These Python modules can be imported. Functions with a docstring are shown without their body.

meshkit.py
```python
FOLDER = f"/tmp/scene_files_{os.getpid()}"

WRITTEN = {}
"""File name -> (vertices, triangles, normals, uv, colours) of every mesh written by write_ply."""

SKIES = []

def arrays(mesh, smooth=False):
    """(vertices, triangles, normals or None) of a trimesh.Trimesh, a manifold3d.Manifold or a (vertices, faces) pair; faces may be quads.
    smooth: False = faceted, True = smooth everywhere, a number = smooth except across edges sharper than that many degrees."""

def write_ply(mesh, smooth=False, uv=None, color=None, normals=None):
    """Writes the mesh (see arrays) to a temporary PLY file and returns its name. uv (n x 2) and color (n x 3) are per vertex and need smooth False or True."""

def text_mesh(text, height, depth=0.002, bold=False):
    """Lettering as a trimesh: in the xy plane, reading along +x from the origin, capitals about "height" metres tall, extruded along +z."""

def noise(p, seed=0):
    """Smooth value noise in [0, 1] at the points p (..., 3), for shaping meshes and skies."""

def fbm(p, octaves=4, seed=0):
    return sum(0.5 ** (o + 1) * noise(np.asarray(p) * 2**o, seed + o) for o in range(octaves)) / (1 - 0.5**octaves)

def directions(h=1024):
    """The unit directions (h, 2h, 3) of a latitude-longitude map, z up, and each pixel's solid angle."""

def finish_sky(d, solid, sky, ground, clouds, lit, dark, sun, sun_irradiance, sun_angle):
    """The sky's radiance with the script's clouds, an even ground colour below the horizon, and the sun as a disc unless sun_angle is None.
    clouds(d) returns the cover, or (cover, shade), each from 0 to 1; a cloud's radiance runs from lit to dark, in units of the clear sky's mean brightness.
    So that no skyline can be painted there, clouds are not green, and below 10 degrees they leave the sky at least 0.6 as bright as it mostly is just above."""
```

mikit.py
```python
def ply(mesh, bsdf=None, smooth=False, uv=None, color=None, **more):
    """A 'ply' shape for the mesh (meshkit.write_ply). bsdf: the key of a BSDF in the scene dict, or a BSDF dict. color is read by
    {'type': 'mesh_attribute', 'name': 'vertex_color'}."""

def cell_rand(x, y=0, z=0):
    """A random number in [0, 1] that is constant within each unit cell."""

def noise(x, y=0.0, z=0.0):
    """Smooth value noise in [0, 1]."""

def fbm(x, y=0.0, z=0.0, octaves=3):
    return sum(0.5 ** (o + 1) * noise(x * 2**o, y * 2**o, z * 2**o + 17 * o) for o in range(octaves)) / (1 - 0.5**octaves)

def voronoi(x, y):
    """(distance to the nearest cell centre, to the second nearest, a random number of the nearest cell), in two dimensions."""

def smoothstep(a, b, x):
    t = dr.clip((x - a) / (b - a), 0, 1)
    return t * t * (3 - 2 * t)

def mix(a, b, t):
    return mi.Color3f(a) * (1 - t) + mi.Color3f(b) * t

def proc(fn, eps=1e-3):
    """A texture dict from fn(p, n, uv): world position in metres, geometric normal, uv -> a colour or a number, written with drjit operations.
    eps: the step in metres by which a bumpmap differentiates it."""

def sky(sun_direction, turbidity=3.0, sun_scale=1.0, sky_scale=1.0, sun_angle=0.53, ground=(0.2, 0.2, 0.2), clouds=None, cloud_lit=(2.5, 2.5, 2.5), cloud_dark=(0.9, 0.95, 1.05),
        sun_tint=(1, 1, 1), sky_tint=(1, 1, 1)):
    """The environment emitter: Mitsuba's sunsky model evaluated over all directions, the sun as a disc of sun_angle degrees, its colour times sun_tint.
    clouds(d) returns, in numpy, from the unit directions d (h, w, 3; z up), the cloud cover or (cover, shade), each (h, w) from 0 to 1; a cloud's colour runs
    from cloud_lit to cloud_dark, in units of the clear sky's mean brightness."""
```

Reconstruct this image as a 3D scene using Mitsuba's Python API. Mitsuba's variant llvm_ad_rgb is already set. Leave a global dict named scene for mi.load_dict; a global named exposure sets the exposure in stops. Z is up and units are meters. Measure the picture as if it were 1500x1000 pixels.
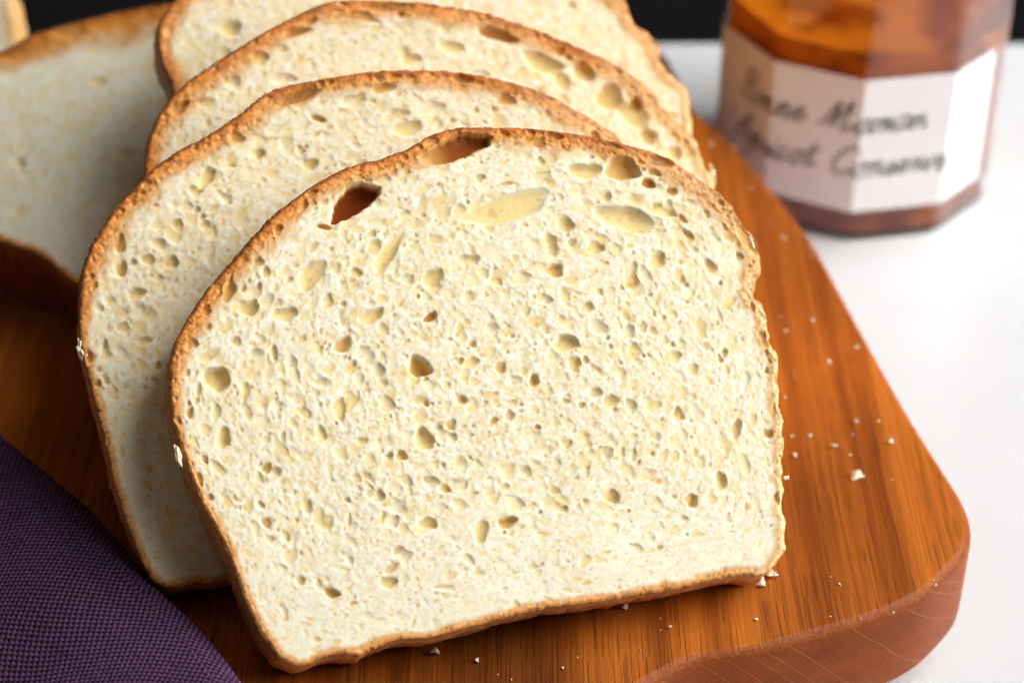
import math, numpy as np, trimesh, shapely, mitsuba as mi, drjit as dr, mikit, meshkit
from shapely.geometry import Polygon, LineString, MultiLineString, box
from scipy.spatial import Delaunay, cKDTree
from scipy.ndimage import map_coordinates, gaussian_filter, zoom as nzoom
from mikit import noise, fbm, smoothstep, mix, proc

T4 = mi.ScalarTransform4f
scene, labels = {'type': 'scene'}, {}
exposure = 0.0

# ---------------------------------------------------------------- camera
PITCH = math.radians(36.0)
DIST = 0.44
TGT = np.array([0, 0, 0.045])
FW = np.array([0, math.cos(PITCH), -math.sin(PITCH)])
CAM = TGT - DIST * FW
scene['camera'] = {'type': 'thinlens', 'fov': math.degrees(2 * math.atan(750 / 3000)), 'fov_axis': 'x',
                   'near_clip': 0.02, 'far_clip': 20.0, 'aperture_radius': 0.0035, 'focus_distance': 0.425,
                   'to_world': T4().look_at(origin=CAM.tolist(), target=TGT.tolist(), up=[0, 0, 1])}

# ---------------------------------------------------------------- lamps (out of the frame)
def lamp(key, pos, target, sx, sy, rgb):
    scene[key] = {'type': 'rectangle', 'to_world': T4().look_at(origin=pos, target=target, up=[0, 0, 1]) @ T4().scale([sx, sy, 1]),
                  'bsdf': {'type': 'diffuse', 'reflectance': {'type': 'rgb', 'value': [.6, .6, .6]}},
                  'emitter': {'type': 'area', 'radiance': {'type': 'rgb', 'value': rgb}}}
    labels[key] = {'kind': 'structure'}
lamp('window_light', [1.06, 0.06, 0.95], [0, 0, 0.03], 0.70, 0.70, [7.0, 7.02, 7.0])
lamp('added_fill', [0.1, -0.5, 2.2], [0, 0.05, 0], 0.9, 0.9, [0.30, 0.24, 0.16])  # weak overhead fill, added to lift the shadows; no known fixture
FRAMES = {"A":[17,49,[-0.00695,-0.05235,0.0117],0.0155],"B":[17,45.8,[-0.01573,-0.02365,0.01147],0.016],"C":[17,43.5,[-0.02422,0.00413,0.01101],0.016],"D":[17,41,[-0.033,0.03285,0.0105],0.016],"F":[-23,70,[-0.1254,0.06116,0.02443],0.026]}
OA = [[-41.9,3.9],[-40.6,1.5],[-36.6,-0.6],[-30.1,0.3],[-24.9,-1],[-17.1,0.5],[-10.2,-0.5],[0,0],[13.3,0.5],[26.3,-0.5],[42.4,-1.2],[57.1,-1.1],[62.4,-2.2],[67.4,0.8],[69.9,8.3],[71.1,14.4],[73.3,21.2],[75.8,34.5],[77.1,40.7],[76.9,47.2],[77.6,55.1],[76.2,57.2],[77.6,60.5],[79.9,67.4],[77.7,72.7],[75.9,77.6],[74,80.9],[71.1,84.5],[66.5,89.1],[63.3,91.8],[56.5,95.3],[47.9,98.9],[35.6,102.6],[26.7,104.3],[19.5,105.3],[13.9,104.8],[8,102.6],[2.3,101.3],[-7,100.1],[-14.6,97.4],[-23.8,92.5],[-27.2,90],[-33.3,85],[-40.5,78.9],[-45.5,73.6],[-48.9,69.1],[-51,64.2],[-52.4,55.6],[-52,47.8],[-51.1,41.6],[-49.6,34.5],[-47.4,26.5],[-46.1,20.3],[-45.2,14.3],[-43.6,7.7]]
OB = [[-47.5,-1.1],[-52.4,-0.5],[-57.5,-0.5],[-61.1,1.7],[-63,7.2],[-64.5,15.6],[-65.5,23.9],[-65.7,31.1],[-66.1,37.4],[-66.6,45.8],[-67.1,54.2],[-65.8,61.6],[-64,68.4],[-61.7,73.3],[-55.7,80.8],[-50.8,84.9],[-44.9,89.3],[-38,92.6],[-31.3,95],[-24.6,98.3],[-16.2,102.6],[-6,103.5],[7.6,103.5],[20.8,101.7],[30.6,99.1],[40.2,95.1],[46.5,91.4],[52.4,86.2],[58.3,81.1]]
OC = [[-45.6,73.2],[-44.2,78.5],[-39.7,85.9],[-32.4,92],[-23.7,96.4],[-10.8,101.9],[2.1,105.9],[10.9,105.5],[24.7,102.9],[38.2,98.8],[48.2,94.1],[58,88.3],[64.6,84.1],[70.9,79.1],[76.8,72],[81.2,64.7],[84.7,59.7],[84.1,53.9],[86.3,51.5]]
OD = [[-34.3,77.4],[-35.6,81.7],[-35.5,86.7],[-34,92.3],[79.9,81.7],[80.8,77.4],[82.9,74.1],[86,70.7],[86.8,67.9],[86.6,65],[88.9,61.3],[91.3,57.8],[91.9,54.7],[91.5,52]]
OF = [[-36.8,62.9],[-31.2,72],[-18.8,80.3],[-7.3,86.6],[-1,90.8],[-3.2,5.6],[9.2,4.7],[23.1,-1.1]]
PA = [[-13.6,88.2,0.76,1.72,69,1,0.8],[25.8,85.8,9.77,3.19,3,0.55,0],[51.4,79.1,6.5,3,-22,0.7,0.05],[53.4,90.5,3.92,2.91,-30,1,0.35],[45.1,91.2,4.32,1.72,-4,0.8,0.15],[58.4,86.2,1.83,1.12,-20,1,0.7],[62.4,90.7,3.49,1.3,-28,0.8,0.75],[39.5,100.5,1.68,0.79,-9,1,0.8],[52.3,96.1,2.58,0.64,-22,1,0.8],[36.4,99.3,1.85,1.24,1,0.7,0.5],[-1.8,80.2,5.17,1.59,42,0.8,0],[-8.1,67.4,3.23,1.31,15,0.9,0.1],[4.3,65.1,1.65,1.01,34,1.3,0.5],[-0.3,55,2.31,2.35,-10,1.35,0.3],[31.8,54.3,2.68,1.95,-10,0.9,0.05],[32.5,49.7,1.64,1.49,-10,0.8,0],[23.1,47.7,1.18,1.33,-10,1.2,0.3],[38.5,40.3,1.64,1.49,-11,0.75,0],[42.5,38.4,1.35,1.49,-11,0.75,0],[52.4,34.7,1.36,1.49,-11,0.9,0.1],[64.3,29.3,2.59,1.05,60,1,0.3],[58,19,2.06,1.36,76,0.9,0.05],[35,29.5,1.76,1.18,76,0.75,0],[33.7,20.4,1.94,1.57,8,0.9,0],[10.7,19.3,1.89,1.41,8,1.3,0.3],[4.8,18.6,2.85,1.28,72,0.9,0],[40.5,28.3,1.62,0.74,76,1,0],[38.2,29.1,1.17,0.74,76,1,0.1],[22.7,19.9,1.31,0.72,-11,1,0],[-42.2,60,2.94,2.56,10,1,0],[-43.2,47.6,2.27,1.51,69,0.9,0.05],[-43.5,53.1,1.71,0.96,74,0.8,0],[-36.9,56.2,2.3,0.83,69,0.9,0],[-2.6,39.7,2.55,2.04,-57,0.9,0],[-14.5,29.8,1.41,1.28,-11,0.75,0],[-11.7,16.8,1.55,1.12,-11,0.75,0],[-28,12.4,1.65,1.1,-27,1.3,0.3],[-33.6,16.1,1.1,0.82,78,1.1,0.1],[-30.2,14.8,1.1,0.69,88,1,0],[-34.6,25.6,1.25,0.83,98,1.1,0.1],[-38,25.6,0.96,0.83,-11,0.75,0],[-16.2,12.1,1.82,1.25,-12,0.9,0],[-23,18.2,0.83,0.83,-11,0.75,0],[-14.7,25.1,1.27,0.7,78,1,0],[-21.5,26,1.69,0.56,78,1,0],[-3.2,30.6,1.57,1.43,-11,0.75,0],[-0.7,28.8,1.14,1.14,-11,1,0],[-10.7,37.6,0.99,0.86,-11,1.2,0.2],[-15.5,41.7,1.27,1,-11,0.75,0],[-18.6,49.3,2.32,1.55,68,0.8,0],[-23.5,44.6,1.86,1.26,69,0.7,0],[-36.1,77.7,2.5,1.12,65,1.1,0.35],[-32.7,73.6,1.97,1.9,-10,0.8,0],[-25.8,71,2.83,1.47,-10,0.8,0],[-29.6,63.2,1.88,0.84,83,1,0],[-31.8,67,1.26,0.87,-10,0.75,0],[-33.3,63.9,1.4,1.16,-10,0.75,0],[-42.8,65.2,2.26,1.14,21,0.75,0],[-45.2,68.1,1.16,0.83,70,1,0.3],[-1.9,48,1.72,1.02,-11,0.75,0],[3.2,39.1,1.15,1.01,-11,0.75,0],[-5.7,22.4,1.84,1.41,-11,0.9,0],[0.7,41.7,1.01,0.87,-11,1,0],[-34.1,38.8,1.11,1.13,-11,0.75,0],[-18.6,78.3,3.73,2.42,50,0.55,0],[14.8,75.9,2.54,1.35,0,0.8,0],[6.7,73.3,2.74,1.73,39,0.9,0],[1.3,73.9,1.31,1.35,-10,0.75,0],[37.9,80.1,1.97,1.7,-10,0.8,0],[33.8,77.1,1.51,1.54,-10,0.75,0],[38.3,75.9,1.06,0.92,-10,1.1,0.1],[59.9,79.6,3.05,1.59,-20,0.8,0],[43.1,74,1.82,1.7,-10,0.75,0],[56.1,68.8,2.22,1.65,57,0.75,0],[49.6,67.1,2.8,1.35,66,0.7,0],[20,70.2,1.33,1.06,-10,0.75,0],[21.6,93.5,1.2,0.93,-9,1,0.1],[35.7,95,1.21,0.94,-9,1,0.1],[34.9,91.6,2.46,1.23,1,0.7,0],[27.1,91.3,1.82,0.46,-1,1.2,0.3],[9.5,88.8,7.28,1.2,13,0.6,0],[64.6,73,1.79,0.97,-63,0.9,0.4],[67.5,65.4,2.1,1.12,-79,0.8,0.3],[77.7,70.8,4.53,1.95,-76,0.35,0.4],[63.3,83.5,1.24,1.1,-9,0.9,0.4],[64.1,77,1.34,0.81,-52,0.8,0.5],[17.4,43.8,1.32,0.88,-11,0.75,0],[10.7,54,1.78,1.16,10,0.7,0],[16.7,60.5,1.47,1.19,-10,0.75,0],[-8.7,53.1,1.14,0.87,-10,0.75,0],[29.7,64.2,1.34,1.06,-10,0.75,0],[38.2,61.2,1.5,1.21,-10,0.75,0],[49,54.7,1.36,1.21,-10,0.75,0],[55,47.5,1.37,1.06,-10,0.75,0],[7.3,32.4,1.3,1.01,-11,0.75,0],[17,29.1,1.45,1.16,-11,0.75,0],[26.9,33.1,1.18,1.02,-11,0.75,0],[46.2,30.9,1.2,0.89,-11,0.75,0],[47.8,12.7,1.34,0.73,-11,0.75,0],[36.2,9.1,1.47,0.72,-11,0.75,0],[-5.2,8.9,1.98,0.56,-12,0.9,0],[2.3,10.2,1.71,0.56,-11,0.75,0],[13.8,9.3,1.44,0.57,-11,0.75,0],[-29.2,30.8,1.11,1.4,-11,0.75,0],[-37.6,38.2,0.97,1.27,-11,0.75,0],[-21.2,55.4,1.41,1.16,-10,0.75,0],[-26.6,50.5,1.26,1,-11,0.75,0],[-36.8,67.1,1.12,1.16,-10,0.75,0],[-6.2,64.5,1.3,1.03,-10,0.75,0],[-16.3,72.3,1.29,1.33,-10,0.75,0],[-9.4,77.2,1.44,1.19,-10,0.75,0]]
PB = [[-34.3,85.3,2.61,1.61,51,1,0],[-37.2,82.7,1.32,1.22,-9,1.1,0.1],[-47.1,72.5,1.45,1.36,-9,0.75,0],[-49.9,69.4,1.59,1.2,-10,1,0],[-53.6,62.5,2.01,1.19,-5,1.1,0.1],[-53.3,69.3,0.86,0.9,-10,1.1,0],[-22.3,88.9,1.49,1.39,-9,1,0],[-11.3,84.8,1.66,1.4,-9,0.9,0],[-26.1,93.1,1.63,1.4,-9,0.9,0],[-10.4,100.6,5.6,1.38,17,1.1,0.75],[8.3,99.4,2.65,1.26,4,1,0.35],[26.4,98.9,2.49,1.13,-17,1,0.7],[35.4,92.4,2.49,1.3,-21,0.9,0.35],[17.7,93.3,3.92,1.42,1,0.6,0],[0.9,97.6,2.79,1.4,7,0.7,0],[11.4,89.5,3.72,1.57,-4,0.7,0],[-7.7,94.8,1.8,0.79,-30,1.2,0.4],[-59.5,62,1.14,1.04,-10,0.75,0],[-48.1,64.6,1.3,1.05,-10,0.75,0],[-42.3,75.8,1.31,1.36,-9,0.75,0],[-45.3,67.9,1.88,1.35,-10,0.9,0],[-57.8,55.7,1.71,1.04,-10,0.9,0],[-36.6,74.9,1.17,1.22,-9,0.75,0],[-31.1,80.2,1.33,1.07,-9,0.75,0],[-57.1,67.6,1.14,0.9,-10,0.75,0],[-61.9,60.9,0.99,0.89,-10,0.75,0],[-62.3,50.5,1.28,1.03,-10,0.75,0],[-54.1,52,1.72,1.18,-10,0.75,0],[-52.9,42.8,1.29,1.03,-10,0.75,0],[-53.6,31.1,1.42,1.16,-11,0.75,0]]
PC = [[41.3,92.8,5.5,1.53,-29,1,0.75],[50.6,84.6,4.87,2.39,-34,0.8,0.15],[54.3,79.9,3.23,1.72,-50,0.7,0.1],[60.1,80.7,2.91,2.25,-61,0.8,0.15],[65.3,73.7,3.89,2.95,-61,0.9,0.2],[70,68.6,4.87,2.43,-55,0.8,0.1],[71.4,71.2,1.79,1.57,-55,1.1,0.6],[19.4,89.8,2.45,1.47,2,0.75,0],[-5.5,100,3.85,0.96,7,1.1,0.7],[-10.7,89.6,3.15,1.29,-3,0.8,0],[-15.2,95.2,2.35,1.62,-8,0.6,0],[-35.3,86.2,2.38,1.23,32,1.1,0.7],[9.4,102,2.92,1.14,2,0.7,0.5],[17,103.1,5.84,1.32,-5,1,0.7],[-22.4,90.5,2.17,1.45,-8,0.75,0],[-29.4,86.7,2.16,1.28,-9,0.75,0],[29.5,91.2,3.26,1.49,-8,0.75,0],[34.6,83.8,2.95,1.32,-8,0.75,0],[62.6,64.5,2.59,1.55,-50,0.8,0.1],[72.5,63,2.6,1.74,-61,0.9,0.3],[78.3,57.9,2.28,1.39,-66,0.8,0.2]]
H1 = [[-12.6,88.6],[-10.9,92.6],[-9.1,94.9],[-5.8,97],[-3.8,97],[0.3,94.9],[-0.5,93.2],[-2.6,91.7],[-3.6,90.8],[-8.5,89],[-12.3,88.3]]
H2 = [[8.6,100.6],[13.3,102.2],[19.3,104.2],[25.6,102.9],[26.5,102],[25.5,100.2],[19.8,98.5],[16,97.5],[12.3,97.5],[9.9,98.5]]
BOARD = [[54.2,182],[62.1,165.8],[71.5,140.2],[81.4,109.1],[88.8,69.3],[95.5,33.9],[101.1,9.5],[103.4,-0.2],[103.4,-8.4],[102,-15.3],[98,-20.7],[89.9,-30.3],[80.1,-36.2],[70.8,-40.4],[61.8,-43.7],[49.9,-48.1],[38.3,-50.1],[33.6,-52.9],[28.3,-56.4]]
NAP = [[-118,12.9],[-110.7,7.4],[-102.5,-3.2],[-92.9,-13.5],[-85.3,-23.4],[-75.6,-38],[-66.2,-48.7],[-59.5,-57.4],[-54.8,-65.1]]
GRAIN = [[72.6,-6.1],[74.3,-27.7]]
CR = [[79.7,9],[89.5,21.3],[75.6,19.5],[78.9,53],[79.1,16.2],[86.3,59.3],[65.9,16.2],[82.3,28.6],[69.3,66.1],[66.3,38.5],[66.3,23.4],[56.5,-25.3],[54.4,-28.1],[24.2,-35.2],[-15.7,-48.9],[31.6,-38.3],[51.8,-38.7],[33.2,-41.2],[70.7,116.6],[73.6,109.1],[57.9,159.1],[64.3,157.2],[67.2,135.4],[76.8,70.8],[69.4,46.2],[-113,-2.6],[-83.9,-10.7],[-7.1,-51.3],[70.5,23.4]]
MM = 1e-3
def rgb(*c): return {'type': 'rgb', 'value': list(c)}
def smooth01(a, b, x):
    t = np.clip((x - a) / (b - a), 0, 1); return t * t * (3 - 2 * t)
def lerp(a, b, t): return a * (1 - t) + b * t
def nz(u, v, s, seed=0, oct=3):
    return meshkit.fbm(np.stack([u / s, v / s, np.full_like(u, 3.7 + seed)], -1), oct, seed)

# ---------------------------------------------------------------- materials
def bsdf(key, **d): scene[key] = d
bsdf('bread_mat', type='principledthin', base_color={'type': 'mesh_attribute', 'name': 'vertex_color'}, roughness=.6, eta=1.35, diff_trans=.18)
bsdf('crust_mat', type='twosided', bsdf={'type': 'principled', 'base_color': {'type': 'mesh_attribute', 'name': 'vertex_color'}, 'roughness': 0.52, 'specular': 0.30})
bsdf('cloth_mat', type='twosided', bsdf={'type': 'principled', 'base_color': {'type': 'mesh_attribute', 'name': 'vertex_color'}, 'roughness': 0.8, 'specular': 0.15, 'sheen': 0.6, 'sheen_tint': 0.7})

def wood_top(p, n, uv):
    x, y, z = p.x * 1000, p.y * 1000, p.z * 1000
    w = x + 5.0 * (fbm(x * .02, y * .006, 1.3) - .5) + .9 * (noise(x * .15, y * .02, 4.) - .5)
    ring = fbm(w * .16, y * .002, z * .05 + 2, 3)
    streak = fbm(w * .9, y * .012, 7.0, 3)
    fine = noise(w * 3.2, y * .05, 9.0)
    pore = smoothstep(.64, .80, noise(w * 3.1, y * .11, 21.0)) * smoothstep(.3, .6, noise(w * .4, y * .03, 5.0))
    cloud = fbm(x * .03, y * .02, 3.0, 2)
    c = mix([.24, .052, .006], [.57, .158, .018], dr.clip(smoothstep(.2, .8, ring) * .6 + smoothstep(.2, .8, streak) * .34, 0, 1))
    c = c * (0.88 + .24 * fine) * (.62 + .76 * cloud)
    c = mix(c, mi.Color3f(.085, .022, .006), pore * .42)
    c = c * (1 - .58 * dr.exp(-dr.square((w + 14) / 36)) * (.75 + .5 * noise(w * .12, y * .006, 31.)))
    # end grain on the sides, then the tone of the rounded edge
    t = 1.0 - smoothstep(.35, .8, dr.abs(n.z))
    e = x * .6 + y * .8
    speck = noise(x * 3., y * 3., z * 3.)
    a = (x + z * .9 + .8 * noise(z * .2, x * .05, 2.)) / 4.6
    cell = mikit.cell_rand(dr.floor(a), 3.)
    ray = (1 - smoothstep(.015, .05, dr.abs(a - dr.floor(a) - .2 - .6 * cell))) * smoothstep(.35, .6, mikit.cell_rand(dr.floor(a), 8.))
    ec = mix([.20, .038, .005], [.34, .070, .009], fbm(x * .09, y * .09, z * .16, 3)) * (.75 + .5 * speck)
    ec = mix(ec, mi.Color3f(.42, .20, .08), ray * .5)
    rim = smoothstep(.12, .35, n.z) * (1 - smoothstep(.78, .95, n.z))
    ec = mix(ec, mix([.22, .052, .010], [.31, .088, .022], smoothstep(.2, .8, noise(x * 1.6, y * 1.6, z * 1.6))), rim * .75)  # pinkish edge tone paints in the window light on the round-over
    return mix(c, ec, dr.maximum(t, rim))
def wood_bump(p, n, uv):
    x, y = p.x * 1000, p.y * 1000
    w = x + 5.0 * (fbm(x * .02, y * .006, 1.3) - .5) + .9 * (noise(x * .15, y * .02, 4.) - .5)
    pore = smoothstep(.64, .80, noise(w * 3.1, y * .11, 21.0))
    return smoothstep(.6, .9, n.z) * (-pore * .6 + .5 * noise(w * 2.6, y * .06, 9.0) + .35 * fbm(x * .12, y * .12, 2.0, 2))
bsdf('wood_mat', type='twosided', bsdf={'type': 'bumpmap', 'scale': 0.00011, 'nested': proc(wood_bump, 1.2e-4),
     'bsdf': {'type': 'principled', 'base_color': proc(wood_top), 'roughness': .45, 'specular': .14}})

def marble(p, n, uv):
    x, y = p.x, p.y
    v = fbm(x * 9 + 3, y * 9, 2.0, 4)
    vein = 1 - smoothstep(.0, .035, dr.abs(fbm(x * 5 + v, y * 5, 6.0, 4) - .5))
    c = mix([.67, .68, .69], [.64, .65, .66], smoothstep(.45, .75, v))
    return mix(c, mi.Color3f(.58, .58, .60), vein * .15)
bsdf('table_mat', type='twosided', bsdf={'type': 'principled', 'base_color': proc(marble), 'roughness': .3, 'specular': .4})
bsdf('wall_mat', type='twosided', bsdf={'type': 'principled', 'base_color': proc(lambda p, n, uv: mix([.012, .010, .012], [.02, .016, .019], fbm(p.x * 6, p.z * 6, 1.0))), 'roughness': .9})

# ---------------------------------------------------------------- table and dark wall behind it
def rbox(x0, x1, y0, y1, z0, z1, r):
    pts = [(sx, sy, sz) for sx in (x0 + r, x1 - r) for sy in (y0 + r, y1 - r) for sz in (z0 + r, z1 - r)]
    import manifold3d as m3
    return m3.Manifold.batch_hull([m3.Manifold.sphere(r, 24).translate(list(p)) for p in pts])
scene['table'] = mikit.ply(rbox(-1.1, 1.1, -0.75, 0.287, -0.078, -0.033, .004), 'table_mat', smooth=40)
labels['table'] = {'kind': 'structure'}
scene['back_wall'] = mikit.ply(trimesh.creation.box(extents=[5, .05, 3.2], transform=trimesh.transformations.translation_matrix([0, 1.7, .6])), 'wall_mat')
labels['back_wall'] = {'kind': 'structure'}

# ---------------------------------------------------------------- curves
def spline(pts, step, closed=True):
    p = np.asarray(pts, float)
    q = np.vstack([p[-1:], p, p[:2]]) if closed else np.vstack([2 * p[:1] - p[1:2], p, 2 * p[-1:] - p[-2:-1]])
    out = []
    for i in range(1, len(q) - 2):
        a, b, c, d = q[i - 1:i + 3]
        n = max(2, int(np.ceil(np.linalg.norm(c - b) / step)))
        t = (np.arange(n) / n)[:, None]
        m1, m2 = (c - a) * .42, (d - b) * .42
        out.append((2 * t**3 - 3 * t**2 + 1) * b + (t**3 - 2 * t**2 + t) * m1 + (-2 * t**3 + 3 * t**2) * c + (t**3 - t**2) * m2)
    if not closed: out.append(p[-1:])
    return np.vstack(out)
def resample(p, step, closed=True):
    q = np.vstack([p, p[:1]]) if closed else p
    s = np.r_[0, np.cumsum(np.linalg.norm(np.diff(q, axis=0), axis=1))]
    n = int(s[-1] / step)
    t = np.arange(n) * s[-1] / n if closed else np.linspace(0, s[-1], n + 1)
    return np.stack([np.interp(t, s, q[:, k]) for k in (0, 1)], 1)

# ---------------------------------------------------------------- cutting board
brd = np.array(BOARD)
front = [[20, -64], [8, -68], [-40, -78], [-95, -92], [-180, -104], [-300, -108]]
left = [[-326, -96], [-334, -70], [-336, 60], [-334, 180]]
back = [[-325, 196], [-290, 214], [-150, 226], [-20, 234], [22, 231], [46, 221]]
outl = resample(spline(np.vstack([brd, front, left, back]), 2.0), 2.0)
outl = np.stack([gaussian_filter(outl[:, k], 2.0, mode='wrap') for k in (0, 1)], 1)
def inset_rings(poly, levels, N=900):
    """rings of N points, each the polygon inset by a distance, matched by normal offset"""
    p = resample(poly, Polygon(poly).length / N)[:N]
    t = np.roll(p, -1, 0) - np.roll(p, 1, 0); t /= np.linalg.norm(t, axis=1, keepdims=True)
    nrm = np.stack([t[:, 1], -t[:, 0]], 1)
    if Polygon(poly).exterior.is_ccw is False: nrm = -nrm
    nrm = np.stack([gaussian_filter(nrm[:, k], 4, mode='wrap') for k in (0, 1)], 1)
    return [np.column_stack([p - nrm * d, np.full(len(p), z)]) for d, z in levels]
def skin(rings):
    n = len(rings[0]); i = np.arange(n); j = (i + 1) % n
    v = np.vstack(rings); f = []
    for k in range(len(rings) - 1):
        a, b = k * n, (k + 1) * n
        f += [np.stack([a + i, b + i, b + j], 1), np.stack([a + i, b + j, a + j], 1)]
    return v, np.vstack(f)
lev = [(2.1, 0), (1.7, -.08), (.95, -.55), (.35, -1.2), (.06, -1.8), (0, -2.6)] + [(.0, z) for z in (-6, -10, -14, -18)] + [(.2, -22.4), (.9, -23.8), (7.5, -31.5), (8.6, -32.5), (10, -33)]
rings = inset_rings(outl, lev)
v, f = skin(rings)
m = trimesh.Trimesh(v, f, process=False)
if m.volume < 0: f = f[:, ::-1]
caps = []
for r, flip in ((rings[0], False), (rings[-1], True)):
    cv, cf = trimesh.creation.triangulate_polygon(Polygon(r[:, :2]), engine='earcut')
    c = trimesh.Trimesh(np.column_stack([cv, np.full(len(cv), r[0, 2])]), cf, process=False)
    if (c.face_normals[0, 2] > 0) == flip: c.invert()
    caps.append(c)
board = trimesh.util.concatenate([trimesh.Trimesh(v, f, process=False)] + caps)
board.merge_vertices()
board.apply_scale(MM)
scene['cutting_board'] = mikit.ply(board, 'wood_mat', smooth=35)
labels['cutting_board'] = {'label': 'thick reddish brown wooden cutting board with rounded corner lying on the white table', 'category': 'cutting board'}

# ---------------------------------------------------------------- bread
def frame(psi, al):
    psi, al = math.radians(psi), math.radians(al)
    return np.array([[math.cos(psi), math.sin(psi), 0], [-math.sin(psi) * math.sin(al), math.cos(psi) * math.sin(al), math.cos(al)],
                     [math.sin(psi) * math.cos(al), -math.cos(psi) * math.cos(al), math.sin(al)]])

DEEP = ((1.0, 0.0), (2.3, 0.24))  # depth factor and amber tint; deep pores carry their shade as colour
CRUMB = np.array([.945, .915, .775]); CRUMB2 = np.array([.935, .86, .63]); PORE_GLOW = np.array([.89, .675, .28])  # the golden pore tone stands in for light scattered inside the crumb
TAN = np.array([.73, .35, .095]); ORANGE = np.array([.68, .235, .036]); BROWN = np.array([.40, .115, .020]); DARK = np.array([.14, .040, .010]); PALE = np.array([.86, .66, .33])

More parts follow.
